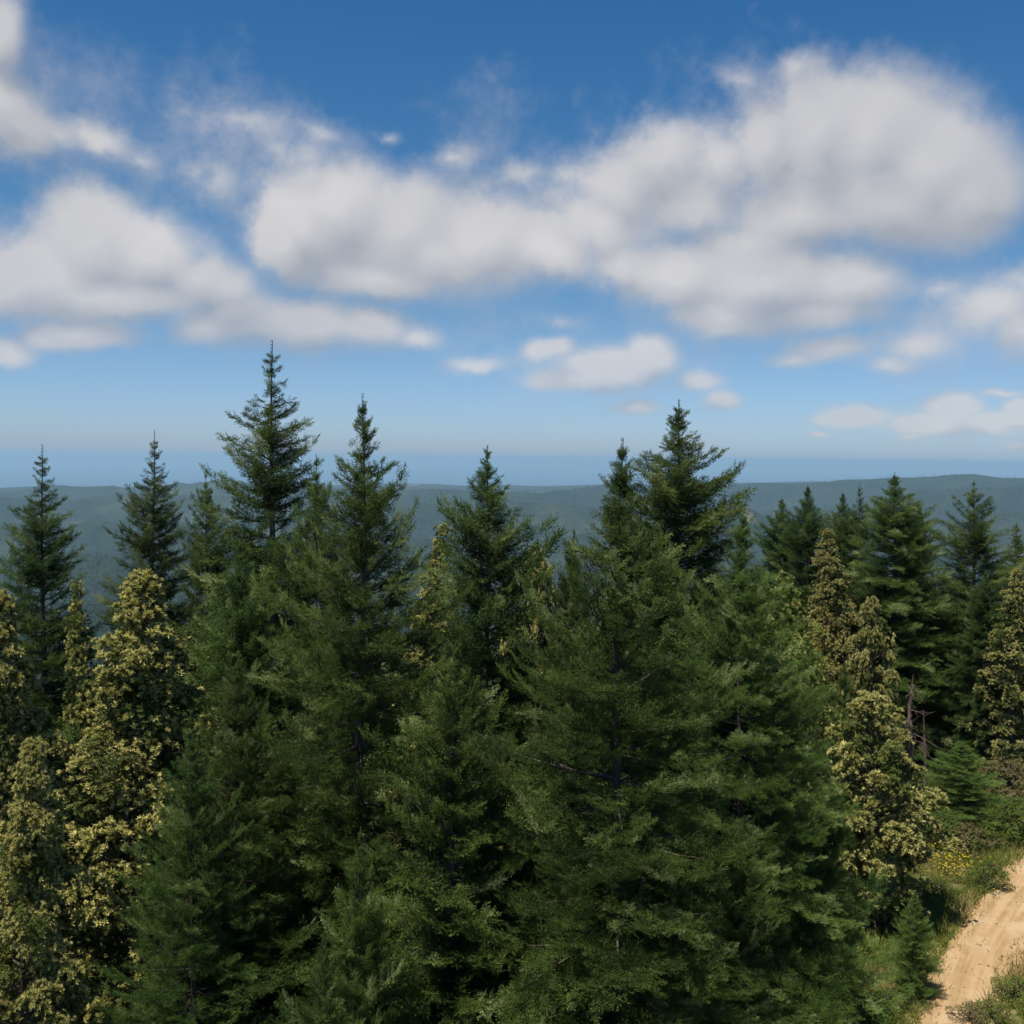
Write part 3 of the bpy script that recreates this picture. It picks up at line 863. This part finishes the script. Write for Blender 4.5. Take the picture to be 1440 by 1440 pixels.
# yellow wild flowers
fc = gpt(1343, 1226)
nf = 150
fx = fc[0] + rng.normal(0, .6, nf); fy = fc[1] + rng.normal(0, .9, nf); fz = height(fx, fy) + rng.uniform(.25, .5, nf)
pz = []
for k in range(nf):
    a = rng.uniform(0, 6.28); c0 = np.array([fx[k], fy[k], fz[k]])
    for q in range(4):
        b = a + q * 1.57
        pz.append([c0, c0 + [.045 * math.cos(b), .045 * math.sin(b), .02], c0 + [.045 * math.cos(b + .9), .045 * math.sin(b + .9), .02]])
st = blades(nf, fx, fy, .25, .45, .006, .1)
fl = tag(link('wildflowers', soup_mesh('wildflowers', np.array(pz), M_FLOWER, rng.uniform(0, 1, len(pz)))), 'patch of small yellow flowers on the verge of the track', 'flowers', kind='stuff')
link('stems', soup_mesh('flower_stems', st, M_GRASS, rng.uniform(0, 1, nf)), fl)
print('near', round(time.time() - T0, 1))

# ------------------------------------------------------------------ haze: even thin air over land and sea
HZ = 5.2e-5
hb = 62000.0; zb, zt = SEA - 95, 52.0
zb = min(zb, float(-800))
V = [(x, y, z) for z in (zb, zt) for y in (-hb, hb) for x in (-hb, hb)]
Fh = [(0, 2, 3, 1), (4, 5, 7, 6), (0, 1, 5, 4), (2, 6, 7, 3), (0, 4, 6, 2), (1, 3, 7, 5)]
m, nt = new_mat('haze'); N = NT(nt)
pv = N.n('ShaderNodeVolumePrincipled')
pv.inputs['Color'].default_value = rgb(.46, .73, .93)
pv.inputs['Density'].default_value = HZ
pv.inputs['Anisotropy'].default_value = .1
out = N.n('ShaderNodeOutputMaterial'); N.l(pv.outputs[0], out.inputs['Volume'])
hz = link('haze', grid_mesh('haze', V, Fh, m, smooth=False))
tag(hz, 'thin blue air over the hills and the sea', 'haze', kind='stuff')

# ------------------------------------------------------------------ sky and sun
SUN_EL = math.radians(66); SUN_AZ = math.radians(-135)      # azimuth from +Y towards +X
sd = Vector((math.sin(SUN_AZ) * math.cos(SUN_EL), math.cos(SUN_AZ) * math.cos(SUN_EL), math.sin(SUN_EL)))
sl = bpy.data.lights.new('sun', 'SUN'); sl.energy = 5.0; sl.angle = math.radians(.53); sl.color = (1.0, .95, .86)
so = bpy.data.objects.new('sun', sl); COL.objects.link(so); so.location = sd * 100
so.rotation_euler = sd.to_track_quat('Z', 'Y').to_euler()

wd = bpy.data.worlds.new('World'); sc.world = wd; wd.use_nodes = True
nt = wd.node_tree; nt.nodes.clear(); N = NT(nt)
STR = .065
sky = N.n('ShaderNodeTexSky', sky_type='NISHITA'); sky.sun_disc = False
sky.sun_elevation = SUN_EL; sky.sun_rotation = SUN_AZ; sky.altitude = 700; sky.air_density = 1.0; sky.dust_density = .6; sky.ozone_density = 1.6
tc = N.n('ShaderNodeTexCoord'); dirv = tc.outputs['Generated']
sp = N.n('ShaderNodeSeparateXYZ'); N.l(dirv, sp.inputs[0])
az = N.math('ARCTAN2', sp.outputs[0], sp.outputs[1]); el = N.math('ARCSINE', sp.outputs[2])
skyc = N.n('ShaderNodeHueSaturation'); N.l(sky.outputs[0], skyc.inputs['Color']); skyc.inputs['Saturation'].default_value = 1.15; skyc.inputs['Value'].default_value = 1.0
# the deep blue of a dry polarised summer sky: tint by height above the horizon
tr = N.n('ShaderNodeValToRGB'); N.l(N.math('MULTIPLY_ADD', el, 1.6, .05), tr.inputs[0])
cr = tr.color_ramp
STOPS = [(660, (.60, .76, 1.25)), (640, (.67, .87, 1.44)), (600, (.71, .91, 1.37)), (450, (.70, .89, 1.08)), (300, (.56, .89, 1.06)), (15, (.39, .85, 1.08)), (-600, (.36, .80, 1.08))]
P_ = [(min(1, max(0, azel(720, y)[1] * 1.6 + .05)), c_) for y, c_ in STOPS]
cr.elements[0].position = P_[0][0]; cr.elements[0].color = rgb(*P_[0][1])
cr.elements[1].position = P_[-1][0]; cr.elements[1].color = rgb(*P_[-1][1])
for q_, c_ in P_[1:-1]:
    e_ = cr.elements.new(q_); e_.color = rgb(*c_)
skyt = N.mix(1.0, skyc.outputs[0], tr.outputs[0], 'MULTIPLY')
wn = N.noise(dirv, 8, 6, .56); wn2 = N.noise(dirv, 42, 5, .6); wn3 = N.noise(dirv, 5.0, 3, .5)
# every cloud is a heap of rounded billows: centre, half width and half height (by direction), strength
BILLOWS = [
    # thin veils around and between the heaps
    (1060, 330, 430, 200, .26), (560, 320, 340, 150, .24), (220, 410, 380, 115, .24), (1340, 460, 190, 95, .34), (850, 515, 260, 70, .22), (60, 140, 150, 120, .2), (400, 190, 150, 60, .24), (1300, 590, 200, 34, .25),
    # left bank and its tail
    (135, 335, 95, 92, 1), (195, 350, 105, 72, 1), (75, 385, 110, 66, 1), (5, 400, 80, 58, 1), (265, 385, 80, 58, 1), (150, 412, 200, 46, 1), (310, 402, 60, 42, 1),
    (330, 440, 95, 48, .9), (430, 455, 110, 44, .95), (520, 460, 78, 38, .9), (585, 474, 48, 24, .7), (285, 460, 60, 36, .85),
    (115, 466, 85, 26, 1), (60, 472, 40, 20, .8), (8, 490, 45, 26, .9),
    # long centre bank
    (430, 322, 82, 84, 1), (480, 292, 100, 92, 1), (560, 310, 120, 98, 1), (600, 350, 150, 74, 1), (680, 340, 120, 84, 1), (760, 356, 110, 62, .95), (402, 345, 60, 58, 1), (540, 390, 130, 38, 1),
    (425, 215, 60, 42, .5), (350, 168, 90, 30, .42), (450, 185, 60, 34, .42), (318, 245, 45, 45, .38), (536, 182, 24, 17, .45), (640, 215, 70, 25, .45),
    # big right bank
    (1150, 195, 95, 105, 1), (1225, 200, 130, 112, 1), (1310, 238, 125, 108, 1), (1365, 272, 88, 84, 1), (1250, 285, 150, 78, 1), (1075, 215, 75, 88, .9), (1120, 300, 110, 66, .9),
    (920, 235, 95, 72, .9), (860, 268, 80, 72, .9), (965, 292, 110, 58, .8), (1010, 235, 75, 66, .75),
    (1080, 398, 150, 66, 1), (950, 390, 110, 64, .95), (1190, 402, 95, 60, .95), (870, 372, 85, 52, .9), (1020, 442, 120, 38, .9), (1150, 446, 120, 34, .85),
    (800, 300, 65, 50, .6), (745, 248, 65, 30, .42), (1050, 120, 40, 35, .42), (1130, 95, 40, 28, .42),
    (835, 318, 125, 70, .85), (820, 260, 70, 50, .6), (1060, 345, 130, 50, .7),
    # small low clouds
    (770, 495, 52, 25, .95), (850, 520, 110, 38, 1), (800, 536, 80, 20, 1), (915, 502, 50, 36, 1), (665, 512, 52, 18, .75), (985, 536, 45, 20, .75), (1012, 563, 36, 22, .9), (895, 572, 42, 14, .85), (780, 458, 58, 20, .45),
    (1165, 495, 78, 26, .85), (1115, 506, 45, 15, .7), (1290, 490, 72, 32, .7), (1250, 518, 60, 18, .6), (1395, 440, 88, 58, .75), (1320, 405, 62, 25, .5), (1435, 470, 70, 40, .8), (1445, 400, 62, 30, .6),
    (1200, 587, 64, 20, 1), (1165, 591, 36, 13, .9), (1305, 596, 62, 17, 1), (1345, 573, 44, 23, 1), (1400, 592, 58, 18, .95), (1440, 575, 28, 24, 1), (1150, 611, 24, 6, .6), (1285, 613, 22, 6, .5), (1410, 553, 42, 8, .6), (1432, 625, 30, 10, .5),
    # upper left
    (2, 45, 40, 68, .9), (0, 150, 62, 62, .95), (30, 186, 66, 52, .9), (85, 188, 52, 30, .55), (142, 195, 62, 34, .62), (205, 220, 42, 26, .4)]
grp = bpy.data.node_groups.new('cloud_heaps', 'ShaderNodeTree')
grp.interface.new_socket('P', in_out='INPUT', socket_type='NodeSocketVector')
grp.interface.new_socket('F', in_out='OUTPUT', socket_type='NodeSocketFloat')
G = NT(grp); gi = G.n('NodeGroupInput'); go = G.n('NodeGroupOutput')
acc = None
for bx_, by_, rx_, ry_, k_ in BILLOWS:
    c0 = azel(bx_, by_); sx_ = F1440 / (rx_ * 1.16); sy_ = F1440 / (ry_ * 1.12)
    q = G.n('ShaderNodeVectorMath', operation='MULTIPLY_ADD')
    G.l(gi.outputs[0], q.inputs[0]); q.inputs[1].default_value = (sx_, sy_, 0); q.inputs[2].default_value = (-c0[0] * sx_, -c0[1] * sy_, 0)
    ln_ = G.n('ShaderNodeVectorMath', operation='LENGTH'); G.l(q.outputs[0], ln_.inputs[0])
    f_ = G.math('MULTIPLY_ADD', ln_.outputs['Value'], -k_, k_)
    acc = f_ if acc is None else G.math('SMOOTH_MAX', acc, f_, .34)
G.l(acc, go.inputs[0])
sw = N.n('ShaderNodeSeparateColor'); N.l(wn.outputs['Color'], sw.inputs[0])
sw2 = N.n('ShaderNodeSeparateColor'); N.l(wn2.outputs['Color'], sw2.inputs[0])
# gentler warp near the horizon, where the clouds are far and small
wk = N.ramp(el, .03, .25, .35, 1.0, smooth=False)
def warp(base, a, b):
    d_ = N.math('ADD', N.math('MULTIPLY', N.math('SUBTRACT', a, .5), .060), N.math('MULTIPLY', N.math('SUBTRACT', b, .5), .016))
    return N.math('MULTIPLY_ADD', d_, wk, base)
azw = warp(az, sw.outputs[0], sw2.outputs[0]); elw = warp(el, sw.outputs[1], sw2.outputs[1])
def heaps(daz, del_):
    cb_ = N.n('ShaderNodeCombineXYZ'); N.l(N.math('ADD', azw, daz), cb_.inputs[0]); N.l(N.math('ADD', elw, del_), cb_.inputs[1])
    g_ = N.n('ShaderNodeGroup'); g_.node_tree = grp; N.l(cb_.outputs[0], g_.inputs[0])
    return g_.outputs[0]
f0 = heaps(0.0, 0.0)
# the same heaps a little further towards the sun: how much cloud lies between
f1_ = heaps(-.012, .026)
nz_ = N.math('ADD', N.math('MULTIPLY', N.math('SUBTRACT', wn.outputs[0], .5), .70), N.math('MULTIPLY', N.math('SUBTRACT', wn2.outputs[0], .5), .32))
alpha = N.math('MULTIPLY', N.ramp(N.math('ADD', f0, nz_), .03, .62), N.ramp(el, .02, .20, .70, .97))
depth_ = N.math('SUBTRACT', f1_, f0)
lit = N.math('MULTIPLY', N.ramp(depth_, -.36, .36, 1.16, .72, smooth=False), N.ramp(wn3.outputs[0], .30, .70, .88, 1.10))
ccol = N.mix(N.ramp(lit, .60, 1.26, smooth=False), rgb(.34, .375, .44), rgb(.70, .685, .69))
ccol = N.vmath('SCALE', ccol); ccol.node.inputs[3].default_value = 1 / (STR * 2 ** .45)
fin = N.mix(alpha, skyt, ccol)
bg = N.n('ShaderNodeBackground'); N.l(fin, bg.inputs[0]); bg.inputs[1].default_value = STR
out = N.n('ShaderNodeOutputWorld'); N.l(bg.outputs[0], out.inputs[0])
wd.cycles.sampling_method = 'NONE'

# ------------------------------------------------------------------ render settings
sc.view_settings.view_transform = 'Standard'; sc.view_settings.look = 'None'
sc.view_settings.exposure = .45; sc.view_settings.gamma = 1.0
sc.render.engine = 'CYCLES'
cy_ = sc.cycles
cy_.max_bounces = 5; cy_.diffuse_bounces = 3; cy_.glossy_bounces = 2; cy_.transmission_bounces = 3; cy_.volume_bounces = 0; cy_.transparent_max_bounces = 4
cy_.use_denoising = True
cy_.use_adaptive_sampling = True; cy_.adaptive_threshold = .02
cy_.sample_clamp_indirect = 4
print('done', round(time.time() - T0, 1), {k: v[3] for k, v in FIR.items()})
